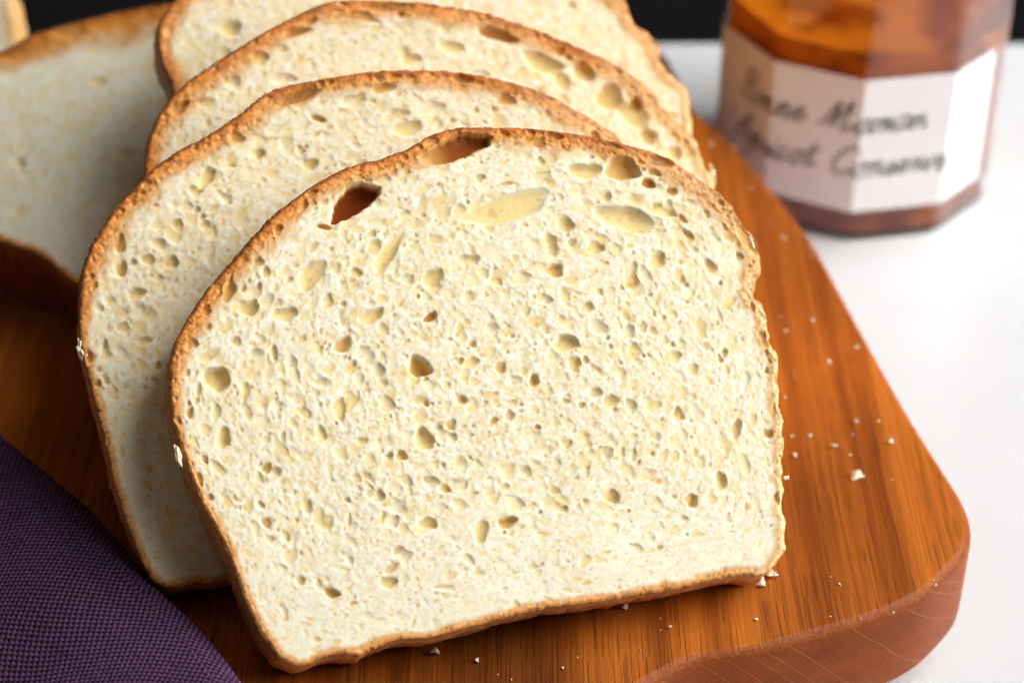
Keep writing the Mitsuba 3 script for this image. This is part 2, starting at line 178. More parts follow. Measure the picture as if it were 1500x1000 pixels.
def stamp(H, tint, x0, y0, res, pores, rng, glow):
    """presses the bubbles (x, y, half axes, angle, depth, brown or amber tint) into the depth field, many at a time"""
    ny, nx = H.shape
    A = np.asarray(pores, float).reshape(-1, 7)
    half = np.ceil(np.maximum(A[:, 2], A[:, 3]) * 1.25 / res).astype(int) + 1
    ph, k_ = rng.random((len(A), 4)) * 6.28, rng.random(len(A))
    k_[A[:, 5] >= 1.2] = 1.0
    size = np.where(half < 12, half, ((half + 7) // 8) * 8)
    Hf, tf, lf = H.ravel(), tint.ravel(), glow.ravel()
    for hs in np.unique(size):
        sel = np.flatnonzero(size == hs); step = max(1, int(400000 / (2 * hs + 1) ** 2))
        o = np.arange(-hs, hs + 1)
        for c0 in range(0, len(sel), step):
            q = sel[c0:c0 + step]; P_ = A[q]
            ic, jc = np.round((P_[:, 0] - x0) / res).astype(int), np.round((P_[:, 1] - y0) / res).astype(int)
            I, J = ic[:, None, None] + o[None, None, :], jc[:, None, None] + o[None, :, None]
            X, Y = x0 + I * res - P_[:, 0, None, None], y0 + J * res - P_[:, 1, None, None]
            an = np.radians(P_[:, 4])[:, None, None]; c, s = np.cos(an), np.sin(an)
            a, b, dep = P_[:, 2, None, None], P_[:, 3, None, None], P_[:, 5, None, None]
            p, w = (X * c + Y * s) / a, (Y * c - X * s) / b
            r = np.hypot(p, w); f = ph[q][:, :, None, None]
            if hs * res > .45:
                th = np.arctan2(w, p)
                r = r * (1 + .10 * np.cos(2 * th + f[:, 0]) + .09 * np.cos(3 * th + f[:, 1]) + .05 * np.cos(5 * th + f[:, 2]))
            D = dep * np.clip(1 - r**2.9, 0, 1) ** .6
            D = np.where(a > .9, D * (1 + .25 * p * np.cos(f[:, 3]) + .25 * w * np.sin(f[:, 3])), D)
            on = (r < 1.16) & (I >= 0) & (I < nx) & (J >= 0) & (J < ny)
            at = (J * nx + I)[on]
            np.maximum.at(Hf, at, D[on])
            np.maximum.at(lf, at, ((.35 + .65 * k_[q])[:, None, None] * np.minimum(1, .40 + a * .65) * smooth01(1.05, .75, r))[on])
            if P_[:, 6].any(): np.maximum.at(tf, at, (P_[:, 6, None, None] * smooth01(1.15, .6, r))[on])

def make_slice(key, spec, outline, res, seed, listed=(), holes=(), dens=1.0, top_t=3.2, lumps=(), ridges=0.0, right_pale=1.0, rough=1.0, label=None, heel=False, crust_tone=1.0):
    rng = np.random.default_rng(seed)
    psi, al, org, T = spec; T = T * 1000
    B = frame(psi, al)
    P = spline(outline, .6)
    P = resample(P, max(res, .25))
    # fine raggedness of the cut outline
    tt = np.roll(P, -1, 0) - np.roll(P, 1, 0); tt /= np.linalg.norm(tt, axis=1, keepdims=True)
    if not Polygon(P).exterior.is_ccw: P, tt = P[::-1], -tt[::-1]
    nn = np.stack([tt[:, 1], -tt[:, 0]], 1)
    wob = (nz(P[:, 0], P[:, 1], 1.3, seed, 2) - .5) * .55 + (nz(P[:, 0], P[:, 1], .5, seed + 5, 2) - .5) * .45
    amp = .35 + 1.3 * smooth01(.35, .7, nz(P[:, 0], P[:, 1], 11, seed + 8, 2))
    sidew = smooth01(.3, .46, (P[:, 0] - P[:, 0].mean()) / np.ptp(P[:, 0])) * smooth01(1.0, .75, P[:, 1] / P[:, 1].max())
    wob = wob * amp + sidew * right_pale * (nz(P[:, 0], P[:, 1], 2.6, seed + 13, 2) - .52) * 2.6
    P = P + nn * (wob * rough)[:, None]
    poly = Polygon(P).buffer(0)
    if poly.geom_type != 'Polygon': poly = max(poly.geoms, key=lambda g: g.area)
    P = resample(np.array(poly.exterior.coords)[:-1], max(res, .22))
    if not Polygon(P).exterior.is_ccw: P = P[::-1]
    poly = Polygon(P); shapely.prepare(poly)
    (x0, y0, x1, y1) = poly.bounds; Hh = y1 - y0; W = x1 - x0; cxm = (x0 + x1) / 2
    x0 -= 1; y0 -= 1
    nx, ny = int((x1 + 1 - x0) / res) + 2, int((y1 + 1 - y0) / res) + 2
    gx, gy = np.meshgrid(x0 + np.arange(nx) * res, y0 + np.arange(ny) * res)
    tree = cKDTree(resample(P, .2))
    d1 = tree.query(np.column_stack([gx.ravel(), gy.ravel()]), workers=-1)[0].reshape(gx.shape)
    ins = shapely.contains_xy(poly, gx.ravel(), gy.ravel()).reshape(gx.shape)
    d = np.where(ins, d1, -d1)
    # flow direction: along the outline near the rim, whirled in the middle
    dsm = gaussian_filter(d, 5 / res)
    gyy, gxx = np.gradient(dsm, res)
    flow = np.degrees(np.arctan2(gxx, -gyy)) + 90 * 0
    def crust_t(u, v, th=None):
        top = smooth01(y0 + .45 * Hh, y0 + .8 * Hh, v); right = smooth01(cxm + .3 * W, cxm + .46 * W, u) * (1 - .75 * top)
        return 1.2 + (top_t - 1.2) * top + .7 * right
    H = np.zeros_like(gx); tint = np.zeros_like(gx); notint = np.zeros_like(gx); glow = np.zeros_like(gx)
    area = poly.area
    def scatter(n, rlo, rhi, power, depth, elong):
        out = []
        k = 0
        while k < n:
            cx, cy = x0 + rng.random() * (nx * res), y0 + rng.random() * (ny * res)
            i, j = min(nx - 1, int((cx - x0) / res)), min(ny - 1, int((cy - y0) / res))
            if d[j, i] < .25: continue
            k += 1
            r = (rlo ** -power + rng.random() * (rhi ** -power - rlo ** -power)) ** (-1 / power)
            edge = math.exp(-d[j, i] / 14)
            bottom = max(0, 1 - (cy - y0) / (.32 * Hh))
            e = 1 + elong * rng.random() * (.35 + 1.5 * edge + 1.1 * bottom)
            r *= (1 - .35 * bottom) * (1 - .3 * math.exp(-d[j, i] / 5))
            out.append((cx, cy, r * math.sqrt(e), r / math.sqrt(e), flow[j, i] + rng.normal(0, 22), r / math.sqrt(e) * depth * rng.uniform(.5, 1.2) * (dp := DEEP[int(rng.random() < .07)])[0], dp[1]))
        return out
    def rimpores(n):
        out = []
        while len(out) < n:
            cx, cy = x0 + rng.random() * (nx * res), y0 + Hh * (.4 + .62 * rng.random())
            i, j = min(nx - 1, int((cx - x0) / res)), min(ny - 1, int((cy - y0) / res))
            if not .9 < d[j, i] < 6.5 or rng.random() > 1.25 - d[j, i] / 6: continue
            r = .4 + .75 * rng.random() ** 2.2; e = 1.2 + 1.3 * rng.random()
            out.append((cx, cy, r * e ** .5, r / e ** .5, flow[j, i] + rng.normal(0, 14), r * rng.uniform(.7, 1.3), rng.uniform(.25, .8) * max(0, 1 - d[j, i] / 7)))
        return out
    stamp(H, tint, x0, y0, res, scatter(int(area * .34 * dens), .42, 1.9, 2.1, .52, 1.0), rng, glow)
    stamp(H, tint, x0, y0, res, rimpores(int(85 * dens)), rng, glow)
    # the film of dough between bubbles stays: big bubbles keep small ones inside them shallow
    Hm = np.zeros_like(gx)
    stamp(Hm, tint, x0, y0, res, scatter(int(area * 3.4 * dens), max(.19, res), .6, 1.1, .46, .9), rng, glow)
    H = np.maximum(H, Hm)
    # flat film patches: bubbles cut just under the skin
    fill = smooth01(.56, .68, nz(gx, gy, 4.5, seed + 9, 3))
    H *= 1 - .45 * fill
    if len(listed): stamp(H, tint, x0, y0, res, [(p[0], p[1], p[2], p[3], p[4], p[5] * min(p[2], p[3], 2.6) * 1.1, p[6]) for p in listed], rng, glow)
    Hw = np.zeros_like(gx); Hl = np.zeros_like(gx)
    stamp(Hw, notint, x0, y0, res, scatter(int(area * 1.0 * dens), .22, .7, 1.6, .5, 1.0), rng, Hl)
    H = H + Hw * .55 * smooth01(.3, 1.2, H)
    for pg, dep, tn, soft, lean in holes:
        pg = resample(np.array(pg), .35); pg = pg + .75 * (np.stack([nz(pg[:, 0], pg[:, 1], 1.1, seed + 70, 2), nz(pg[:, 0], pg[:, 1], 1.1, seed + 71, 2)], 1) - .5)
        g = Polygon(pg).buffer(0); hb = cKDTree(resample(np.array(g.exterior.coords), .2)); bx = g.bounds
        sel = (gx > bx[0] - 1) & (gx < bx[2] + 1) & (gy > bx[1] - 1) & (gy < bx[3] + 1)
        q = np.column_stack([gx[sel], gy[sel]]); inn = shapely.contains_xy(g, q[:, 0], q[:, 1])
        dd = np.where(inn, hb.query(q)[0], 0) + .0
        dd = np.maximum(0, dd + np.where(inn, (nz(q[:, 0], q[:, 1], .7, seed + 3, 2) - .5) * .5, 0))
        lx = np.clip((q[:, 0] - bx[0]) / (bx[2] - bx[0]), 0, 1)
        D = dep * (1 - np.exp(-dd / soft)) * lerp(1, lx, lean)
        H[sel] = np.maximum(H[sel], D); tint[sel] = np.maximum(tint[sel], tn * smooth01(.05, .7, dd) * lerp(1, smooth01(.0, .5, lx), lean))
    rag = (nz(gx, gy, .55, seed + 20, 2) - .5) * .07 + (nz(gx, gy, 2.2, seed + 21, 2) - .5) * .30 + (nz(gx, gy, 14., seed + 22, 2) - .5) * 1.6
    # points: jittered grid inside + rim
    pts = np.column_stack([gx.ravel(), gy.ravel()]); keep = d.ravel() > .55 * res
    pts = pts[keep] + rng.uniform(-.28, .28, (keep.sum(), 2)) * res
    nP = len(P)
    allp = np.vstack([P, pts])
    tri = Delaunay(allp).simplices
    cen = allp[tri].mean(1)
    ok = shapely.contains_xy(poly, cen[:, 0], cen[:, 1])
    tri = tri[ok]
    a = allp[tri]; ccw = (a[:, 1, 0] - a[:, 0, 0]) * (a[:, 2, 1] - a[:, 0, 1]) - (a[:, 2, 0] - a[:, 0, 0]) * (a[:, 1, 1] - a[:, 0, 1])
    tri[ccw < 0] = tri[ccw < 0][:, ::-1]
    ci = np.stack([(allp[:, 1] - y0) / res, (allp[:, 0] - x0) / res])
    samp = lambda G: map_coordinates(G, ci, order=1, mode='nearest')
    hh, dd, tn, ln = samp(H), np.maximum(samp(d), 0), samp(tint), samp(glow)
    dd[:nP] = 0; hh[:nP] = 0
    w = -hh * smooth01(0, .5, dd + .12) + samp(rag) * smooth01(0, 1.0, dd) - .45 * (1 - smooth01(0, .7, dd))
    u_, v_ = allp[:, 0], allp[:, 1]
    # colour of the bread itself: skin brown, then tan, then crumb with painted pore light
    top = smooth01(y0 + .42 * Hh, y0 + .72 * Hh, v_); right = smooth01(cxm + .28 * W, cxm + .44 * W, u_)
    tcr = crust_t(u_, v_) * (.45 + 1.1 * nz(u_, v_, 5.0, seed + 30, 3)) 
    n1 = nz(u_, v_, .8, seed + 31, 2); n2 = nz(u_, v_, 6.0, seed + 32, 3)
    q = dd / tcr + (n1 - .5) * .55
    skincol = lerp(np.array([.42, .17, .05]), BROWN, top[:, None]) * crust_tone
    skincol = lerp(skincol, np.array([.20, .050, .010]), (top * smooth01(.45, .7, nz(u_, v_, 7.0, seed + 35, 3)) * .7)[:, None])
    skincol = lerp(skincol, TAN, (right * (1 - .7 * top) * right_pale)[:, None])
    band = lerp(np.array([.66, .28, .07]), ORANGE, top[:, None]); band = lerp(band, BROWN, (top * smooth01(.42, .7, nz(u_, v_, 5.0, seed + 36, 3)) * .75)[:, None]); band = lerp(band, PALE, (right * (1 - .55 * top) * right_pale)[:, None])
    col = lerp(skincol, band, smooth01(.05, .45, q)[:, None])
    col = lerp(col, TAN, (smooth01(.4, 1.0, q) * .85)[:, None])
    crumb = lerp(CRUMB, CRUMB2, np.clip(.9 * (n2 - .35), 0, 1)[:, None])
    crumb = lerp(crumb, CRUMB2, (np.exp(-dd / 6) * .7)[:, None])
    crumb = lerp(crumb, PORE_GLOW, (ln * .9)[:, None])  # scattered light painted into the recesses as a golden colour
    col = lerp(col, crumb, smooth01(.7, 1.9, q)[:, None])
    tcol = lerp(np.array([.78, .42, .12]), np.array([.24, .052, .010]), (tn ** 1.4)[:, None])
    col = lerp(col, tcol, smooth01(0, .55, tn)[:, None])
    n4 = nz(u_, v_, .38, seed + 33, 2)
    inb = 1 - smooth01(.8, 1.3, q)
    col = col * (1 + (n1 - .5) * .12 + inb * ((n4 - .5) * 1.1 + (n1 - .5) * .5))[:, None]
    if heel:
        hc = lerp(BROWN, ORANGE, nz(u_, v_, 9, seed + 40, 3)[:, None]); col = hc * .9; w = w * .15
    front3 = np.column_stack([u_, v_, w])
    Wg = gaussian_filter(-H * smooth01(0, .5, d) + rag, 24e-2 / res); gy_, gx_ = np.gradient(Wg, res)
    soft = np.column_stack([-samp(gx_), -samp(gy_), np.ones(len(u_))]); soft /= np.linalg.norm(soft, axis=1, keepdims=True)
    # rim
    K = 14 if T < 20 else 22
    su = np.r_[0, np.cumsum(np.linalg.norm(np.diff(P, axis=0), axis=1))]
    tt = np.roll(P, -1, 0) - np.roll(P, 1, 0); tt /= np.linalg.norm(tt, axis=1, keepdims=True); nn = np.stack([tt[:, 1], -tt[:, 0]], 1)
    nn = np.stack([gaussian_filter(nn[:, k], 6, mode='wrap') for k in (0, 1)], 1)
    ringsv, ringc = [], []
    topP = top[:nP]; rightP = right[:nP]
    for k in range(1, K + 1):
        t = k / K; wv = w[:nP] * (1 - t) - T * t
        bul = .35 * math.sin(math.pi * t) ** .6
        nse = (meshkit.fbm(np.column_stack([P / 3.0, np.full(nP, t * T / 3.0 + seed)]), 3, seed) - .5) * 1.0 + (meshkit.fbm(np.column_stack([P / .8, np.full(nP, t * T / 1.6 + seed)]), 2, seed + 2) - .5) * .5
        off = bul + nse * math.sin(math.pi * min(1, t * 3 + .0) / 2 if t < .33 else math.pi / 2) * (1 if k < K else .3)
        if ridges: off = off + ridges * np.sin(su * 2 * math.pi / 3.3 + .8 * np.sin(su * .21)) * (1 - topP) * min(1, 4 * t)
        q3 = np.column_stack([P + nn * off[:, None], wv])
        cN = meshkit.fbm(np.column_stack([P / 5.0, np.full(nP, t * T / 5.0)]), 3, seed + 4)[:, None]
        cN2 = meshkit.fbm(np.column_stack([P / .9, np.full(nP, t * T / .9)]), 2, seed + 6)[:, None]
        base = lerp(lerp(np.array([.68, .32, .11]), np.array([.52, .19, .05]), cN), lerp(ORANGE * .75, DARK, smooth01(.3, .75, cN)), topP[:, None]) * crust_tone
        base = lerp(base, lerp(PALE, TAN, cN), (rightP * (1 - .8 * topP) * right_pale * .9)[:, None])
        ringsv.append(q3); ringc.append(base * (.8 + .4 * cN2))
    # back face, coarse
    bstep = max(1.2, res * 3)
    bg = np.column_stack([a_.ravel() for a_ in np.meshgrid(np.arange(x0, x1, bstep), np.arange(y0, y1, bstep))])
    bg = bg[shapely.contains_xy(poly.buffer(-bstep * .7), bg[:, 0], bg[:, 1])]
    last = ringsv[-1]
    bp = np.vstack([last[:, :2], bg]); bt = Delaunay(bp).simplices
    bc = bp[bt].mean(1); bt = bt[shapely.contains_xy(Polygon(last[:, :2]).buffer(0), bc[:, 0], bc[:, 1])]
    a = bp[bt]; ccw = (a[:, 1, 0] - a[:, 0, 0]) * (a[:, 2, 1] - a[:, 0, 1]) - (a[:, 2, 0] - a[:, 0, 0]) * (a[:, 1, 1] - a[:, 0, 1])
    bt[ccw > 0] = bt[ccw > 0][:, ::-1]
    bw = np.r_[last[:, 2], -T + (nz(bg[:, 0], bg[:, 1], 3, seed + 50, 3) - .5) * 1.2]
    back3 = np.column_stack([bp, bw]); backc = np.tile(CRUMB2, (len(bp), 1)) * (.9 + .15 * nz(bp[:, 0], bp[:, 1], 4, seed + 51)[:, None])
    # split the face between crust and crumb
    qc = q[tri].mean(1); iscrust = (qc < .95) if not heel else np.ones(len(tri), bool)
    world = lambda p: np.asarray(org) + (p * MM) @ B
    def compact(v, f, c):
        used = np.unique(f); idx = np.full(len(v), -1); idx[used] = np.arange(len(used)); return v[used], idx[f], c[used]
    i = np.arange(nP); j = (i + 1) % nP
    cv, cc, cf = [front3], [col], [tri[iscrust]]
    off, prev = len(front3), 0
    for r, c in zip(ringsv, ringc):
        cv.append(r); cc.append(c)
        cf += [np.stack([prev + i, off + i, off + j], 1), np.stack([prev + i, off + j, prev + j], 1)]
        prev = off; off += nP
    for (lu, lv, lw, la, lb, lc) in lumps:                         # torn tags of crust at the rim
        s = trimesh.creation.icosphere(3, 1.0); p = s.vertices * [la, lb, lc]; p = p * (.35 + 1.5 * meshkit.fbm(s.vertices * 2.0 + seed + lu, 4, seed)[:, None] ** 1.3)
        cv.append(p + [lu, lv, lw]); cc.append(np.tile(lerp(CRUMB, PALE, .6), (len(p), 1))); cf.append(s.faces + off); off += len(p)
    v, f, c = compact(np.vstack(cv), np.vstack(cf), np.vstack(cc))
    f = f[:, ::-1] if trimesh.Trimesh(v[:0], f[:0]) is None else f
    scene[key + '__crust'] = mikit.ply((world(v), f), 'crust_mat', smooth=True, color=np.clip(c, 0.004, .95))
    if (~iscrust).any():
        v, f, c = compact(np.vstack([front3, back3]), np.vstack([tri[~iscrust], bt + len(front3)]), np.vstack([col, backc]))
    else:
        v, f, c = compact(back3, bt, backc)
    wv_ = world(v); nrm = meshkit.arrays((wv_, f), True)[2]
    if not heel:                                                    # light bleeds through crumb: shade it a little softer than its relief
        k = np.unique(tri[~iscrust]); s_ = soft[k] @ B; m_ = nrm[:len(k)] * .20 + s_ * .40 + B[2] * .40
        nrm = np.vstack([m_ / np.linalg.norm(m_, axis=1, keepdims=True), nrm[len(k):]])
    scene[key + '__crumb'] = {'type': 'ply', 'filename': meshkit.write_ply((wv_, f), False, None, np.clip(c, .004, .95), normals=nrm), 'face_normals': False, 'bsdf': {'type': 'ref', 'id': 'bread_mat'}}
    labels[key] = {'label': label, 'category': 'bread slice' if not heel else 'bread end', 'group': 'slices of the sandwich loaf on the board'}

OUT_B = OB + [[62, 75], [64, 66], [64, 52], [63, 38], [62, 24], [61, 10], [59, 1], [55, -1], [40, -.5], [20, -.3], [0, -.8], [-20, -.6]]
OUT_C = OC + [[85.5, 44], [83.5, 30], [81.5, 16], [79.5, 5], [75, 0], [60, -.5], [40, -.6], [10, -.2], [-20, -.5], [-36, 0], [-39.5, 4], [-41, 20], [-43.5, 38], [-45.5, 55], [-46.2, 64]]
OUT_D = [[-34, 92.3], [-29, 97], [-18, 102], [0, 105], [20, 105.5], [40, 103], [55, 98.5], [66, 93.5], [74, 87.5]] + OD[4:] + [[90.5, 44], [88.5, 30], [86.5, 14], [84, 3], [80, 0], [60, -.6], [20, -.3], [-10, -.5], [-26, 0], [-30, 5], [-32, 25], [-33.5, 50], [-34.2, 70], OD[0], OD[1], OD[2]]
OUT_E = [[-12, 80], [-6, 88], [4, 95], [20, 99], [45, 100], [60, 97], [70, 91], [77, 83], [80, 74], [81, 62], [81, 40], [80, 6], [76, 0], [50, 0], [0, 0], [-10, 3], [-12, 30], [-14, 60]]
OUT_F = [[-78, 36], [-71, 46], [-58, 53], [-46, 57.5], [-36.8, 63], [-31.2, 71], [-18.8, 80], [-7.3, 87], [3, 91.5], [18, 94], [32, 91], [43, 84], [49, 74], [51, 60], [50, 40], [49, 20], [48, 6], [45, 0], [23, -.4], [9.2, 4.7], [-3.2, 6], [-20, 8], [-50, 8], [-68, 9], [-73, 14], [-76, 26]]
OUT_G = [[-60, 3], [-64, 40], [-66, 66], [-58, 84], [-40, 97], [-15, 100], [5, 96], [20, 88], [32, 76], [42, 62], [51, 46], [57, 33], [59, 20], [56, 4], [50, 0], [0, 0], [-54, 0]]
make_slice('bread_slice', FRAMES['A'], OA, .2, 1, PA, [(H1, 5.5, 1.0, .7, 0.0), (H2, 5.0, .95, 1.1, .8)], dens=1.0, top_t=3.3,
           lumps=[(-52.6, 46, -.8, .7, 2.2, .7), (78.6, 69.5, -1.0, .45, 1.9, .5), (72.6, 17, -.6, .7, .4, .5)],
           label='front slice of white bread with open crumb face, leaning nearest the camera')
make_slice('bread_slice_001', FRAMES['B'], OUT_B, .28, 2, PB, dens=.95, top_t=3.2, lumps=[(-67.0, 53, -1.0, .9, 2.4, .9)],
           label='second white bread slice, its lower left shaded by the front slice')
make_slice('bread_slice_002', FRAMES['C'], OUT_C, .36, 3, PC, dens=.8, top_t=3.4, lumps=[(86.6, 51.5, -1, .6, 2.4, .8)],
           label='third white bread slice in the leaning stack, large bubbles under its right crust')
make_slice('bread_slice_003', FRAMES['D'], OUT_D, .6, 4, [[60, 100, 6, 1.6, -15, 1, .5], [88, 84, 5, 1.4, -60, 1, .6], [-18, 88, 2.5, 2, 20, .7, .1]], dens=.4, top_t=3.0,
           label='fourth white bread slice, last of the leaning stack and cropped at the top')
E_SPEC = [17, 38, (np.array(FRAMES['D'][2]) + np.array([-.292, .956, 0]) * .036).tolist(), .030]
make_slice('bread_heel', E_SPEC, OUT_E, .9, 5, dens=.1, heel=True, label='brown crusted heel of the loaf just behind the leaning stack')
make_slice('bread_slice_004', FRAMES['F'], OUT_F, .6, 6, [[-22, 74, 6, 2, 25, .4, .3], [-5, 60, 3, 1.6, 0, .5, .1], [-30, 40, 2.6, 1.6, 20, .6, .1], [8, 78, 3.5, 1.4, 10, .5, .15], [-12, 30, 2, 1.5, 0, .7, .1], [14, 40, 2.4, 1.6, 30, .6, .1], [-40, 52, 3, 1.6, 0, .5, .1]], dens=.16, top_t=9.0, ridges=1.0, right_pale=0, crust_tone=.72,
           label='thick bread slice lying back at the left, blurred, with ridged dark bottom crust')
make_slice('bread_slice_005', [3, 35, [-.2010, .157, .0100], .018], OUT_G, .9, 7, dens=.2, top_t=1.4, label='blurred bread slice in the top left corner behind the thick slice')

# ---------------------------------------------------------------- napkin: a folded woven cloth
np_line = spline(np.array(NAP)[[0, 2, 3, 4, 5, 6, 7, 8]] + [-.2, -.1], 1.0, closed=False)
e0, e1 = np_line[0], np_line[-1]
np_line = np.vstack([e0 + (e0 - np_line[6]) / 6 * np.arange(40, 0, -1)[:, None] * 1.0, np_line, e1 + (e1 - np_line[-7]) / 6 * np.arange(1, 50)[:, None]])
np_line = np.stack([gaussian_filter(np_line[:, k], 5, mode='nearest') for k in (0, 1)], 1)
np_line = resample(np_line, .14, closed=False)
tg = np.gradient(np_line, axis=0); tg /= np.linalg.norm(tg, axis=1, keepdims=True)
tg = np.stack([gaussian_filter(tg[:, k], 30, mode='nearest') for k in (0, 1)], 1)
nl = np.stack([tg[:, 1], -tg[:, 0]], 1)                    # towards the napkin's inside (left of the picture)
if (nl[:, 0].mean() > 0): nl = -nl
# cross section: under side, round fold, then the top falling slowly away
prof = []
for x in np.arange(24, 5.0, -.6): prof.append((x, .25))
for aa in np.linspace(-90, 90, 125): prof.append((5.2 - 6.2 * math.cos(math.radians(aa)), 6.4 + 6.15 * math.sin(math.radians(aa))))
for x in np.arange(5.35, 62, .14): prof.append((x, 12.55 - .09 * (x - 5) - .0026 * (x - 5) ** 2 + .9 * math.sin(x * .09)))
prof = np.array(prof); prof[:, 1] = np.maximum(prof[:, 1], .25)
ps = np.r_[0, np.cumsum(np.linalg.norm(np.diff(prof, axis=0), axis=1))]
pt = np.gradient(prof, axis=0); pt /= np.linalg.norm(pt, axis=1, keepdims=True); pn = np.stack([pt[:, 1] * -1, pt[:, 0]], 1)
L, S = len(np_line), len(prof)
ls = np.arange(L) * .14
Sg, Lg = np.meshgrid(ps, ls)                               # (L, S)
pitch = .78
wu = (Sg + .25 * np.sin(Lg * .11) + .5 * (nz(Sg, Lg, 9, 60, 2) - .5)) / pitch; wl = (Lg + .25 * np.sin(Sg * .1) + .5 * (nz(Sg, Lg, 11, 61, 2) - .5)) / pitch
iu, il = np.floor(wu), np.floor(wl); fu, fl = wu - iu - .5, wl - il - .5
par = (iu + il) % 2
rnd = lambda a, s: (np.sin(a * 12.9898 + s) * 43758.5453) % 1
ku, kl = .8 + .4 * rnd(iu, 1), .8 + .4 * rnd(il, 2)
hw = np.sqrt(np.clip(1 - (fu * 2 / 1.02) ** 2, 0, 1)) * ku * .5 + np.where(par == 0, 1, -1) * .34 * np.cos(fl * math.pi)
hl = np.sqrt(np.clip(1 - (fl * 2 / 1.02) ** 2, 0, 1)) * kl * .5 - np.where(par == 0, 1, -1) * .34 * np.cos(fu * math.pi)
hgt = np.maximum(hw, hl) * .31
und = (nz(Sg, Lg, 26, 62, 2) - .5) * 2.2 * smooth01(14, 40, Sg)
off = hgt + und
X = np_line[:, None, :] + nl[:, None, :] * (prof[None, :, 0] + pn[None, :, 0] * off)[..., None]
Z = np.maximum(prof[None, :, 1] + pn[None, :, 1] * off, .12)
V = np.concatenate([X, Z[..., None]], -1).reshape(-1, 3)
cl = (np.where((hw > hl)[..., None], np.array([.098, .044, .102]), np.array([.014, .004, .017])) * (.75 + .3 * np.where(hw > hl, ku, kl) + .5 * (nz(Sg, Lg, 1.2, 63, 2) - .5))[..., None]).reshape(-1, 3)
ii, jj = np.meshgrid(np.arange(L - 1), np.arange(S - 1), indexing='ij'); a = (ii * S + jj).ravel()
Fq = np.stack([a, a + S, a + S + 1, a + 1], 1)
F3 = np.vstack([Fq[:, [0, 1, 2]], Fq[:, [0, 2, 3]]])
tm = V[F3[len(F3) // 2 - 40]]
if np.cross(tm[1] - tm[0], tm[2] - tm[0])[2] < 0: F3 = F3[:, ::-1]
scene['napkin'] = mikit.ply((V * MM, F3), 'cloth_mat', smooth=True, color=cl)
labels['napkin'] = {'label': 'folded dark purple woven cloth napkin in the lower left corner of the board', 'category': 'napkin'}

# ---------------------------------------------------------------- jam jar
bsdf('glass_mat', type='thindielectric', int_ior=1.45)
def jam_col(p, n, uv):
    k = fbm(p.x * 70, p.y * 70, p.z * 70, 3)
    return mix([.28, .040, .003], [.66, .17, .008], smoothstep(.3, .7, k))
bsdf('jam_mat', type='principledthin', base_color=proc(jam_col), roughness=.25, eta=1.4, diff_trans=.8)
bsdf('jam_film_mat', type='twosided', bsdf={'type': 'principled', 'base_color': rgb(.50, .17, .015), 'roughness': .2, 'specular': .5})
bsdf('label_mat', type='twosided', bsdf={'type': 'principled', 'base_color': rgb(.92, .91, .93), 'roughness': .7})
bsdf('ink_mat', type='twosided', bsdf={'type': 'principled', 'base_color': rgb(.015, .010, .014), 'roughness': .6})
JC = np.array([106.4, 201.5]); JZ = -33.0; JROT = math.radians(-90 - 3 + 0)  # one vertical edge faces the camera
NV = 10
view = math.atan2(JC[1] - CAM[1] * 1000, JC[0] - CAM[0] * 1000)
A0 = math.radians(-90 - 7.6)
def jar_R(z): return 44.2 - .006 * z                      # widens slightly upwards
def deca(R, z, rr=.10):
    out = []
    for k in range(NV):
        for s in (-rr, 0, rr):
            th = A0 + (k + s) * 2 * math.pi / NV
            fl = math.cos(math.pi / NV) / math.cos((abs(s)) * 2 * math.pi / NV - math.pi / NV) if s else math.cos(math.pi / NV) / math.cos(rr * .55 * 2 * math.pi / NV - math.pi / NV)
            out.append((JC[0] + R * fl * math.cos(th), JC[1] + R * fl * math.sin(th), JZ + z))
    return np.array(out)
def closed(rings, top=True, bottom=True):
    v, f = skin(rings); n = len(rings[0]); i = np.arange(n); j = (i + 1) % n
    v = np.vstack([v, rings[0].mean(0), rings[-1].mean(0)]); a, b = len(v) - 2, len(v) - 1
    if bottom: f = np.vstack([f, np.stack([np.full(n, a), i, j], 1)])
    if top: o = (len(rings) - 1) * n; f = np.vstack([f, np.stack([np.full(n, b), o + j, o + i], 1)])
    m = trimesh.Trimesh(v * MM, f, process=False)
    return m
zs = [(1.2, 0.0), (.4, .3), (0, 1.2)] + [(0, z) for z in (20, 40, 60, 76)] + [(1.2, 82), (4, 87), (8, 90), (9.2, 92), (9.2, 100)]
g = closed([deca(jar_R(z) - i, z + .05) for i, z in zs], top=False)
scene['jam_jar__glass'] = mikit.ply(g, 'glass_mat', smooth=25)
JT = 63.0
def jam_ring(z, tilt=0, ins=1.6):
    r = deca(jar_R(z) - ins, z); th = np.arctan2(r[:, 1] - JC[1], r[:, 0] - JC[0])
    r[:, 2] += tilt * (np.cos(th - view - .9)) * 3.0 + tilt * .8 * np.sin(3 * th)
    return r
jr = [jam_ring(1.2, 0, 3), jam_ring(1.8, 0, 1.8), jam_ring(4)] + [jam_ring(z) for z in (20, 35, 50)] + [jam_ring(JT, 1)]
def shrink(r, k, dz): c = r.mean(0); q = c + (r - c) * k; q[:, 2] = lerp(r[:, 2], c[2], 1 - k) + dz; return q
jr += [shrink(jr[-1], .95, -1.2), shrink(jr[-1], .7, -2.5), shrink(jr[-1], .3, -2.2)]
scene['jam_jar__jam'] = mikit.ply(closed(jr), 'jam_mat', smooth=30)
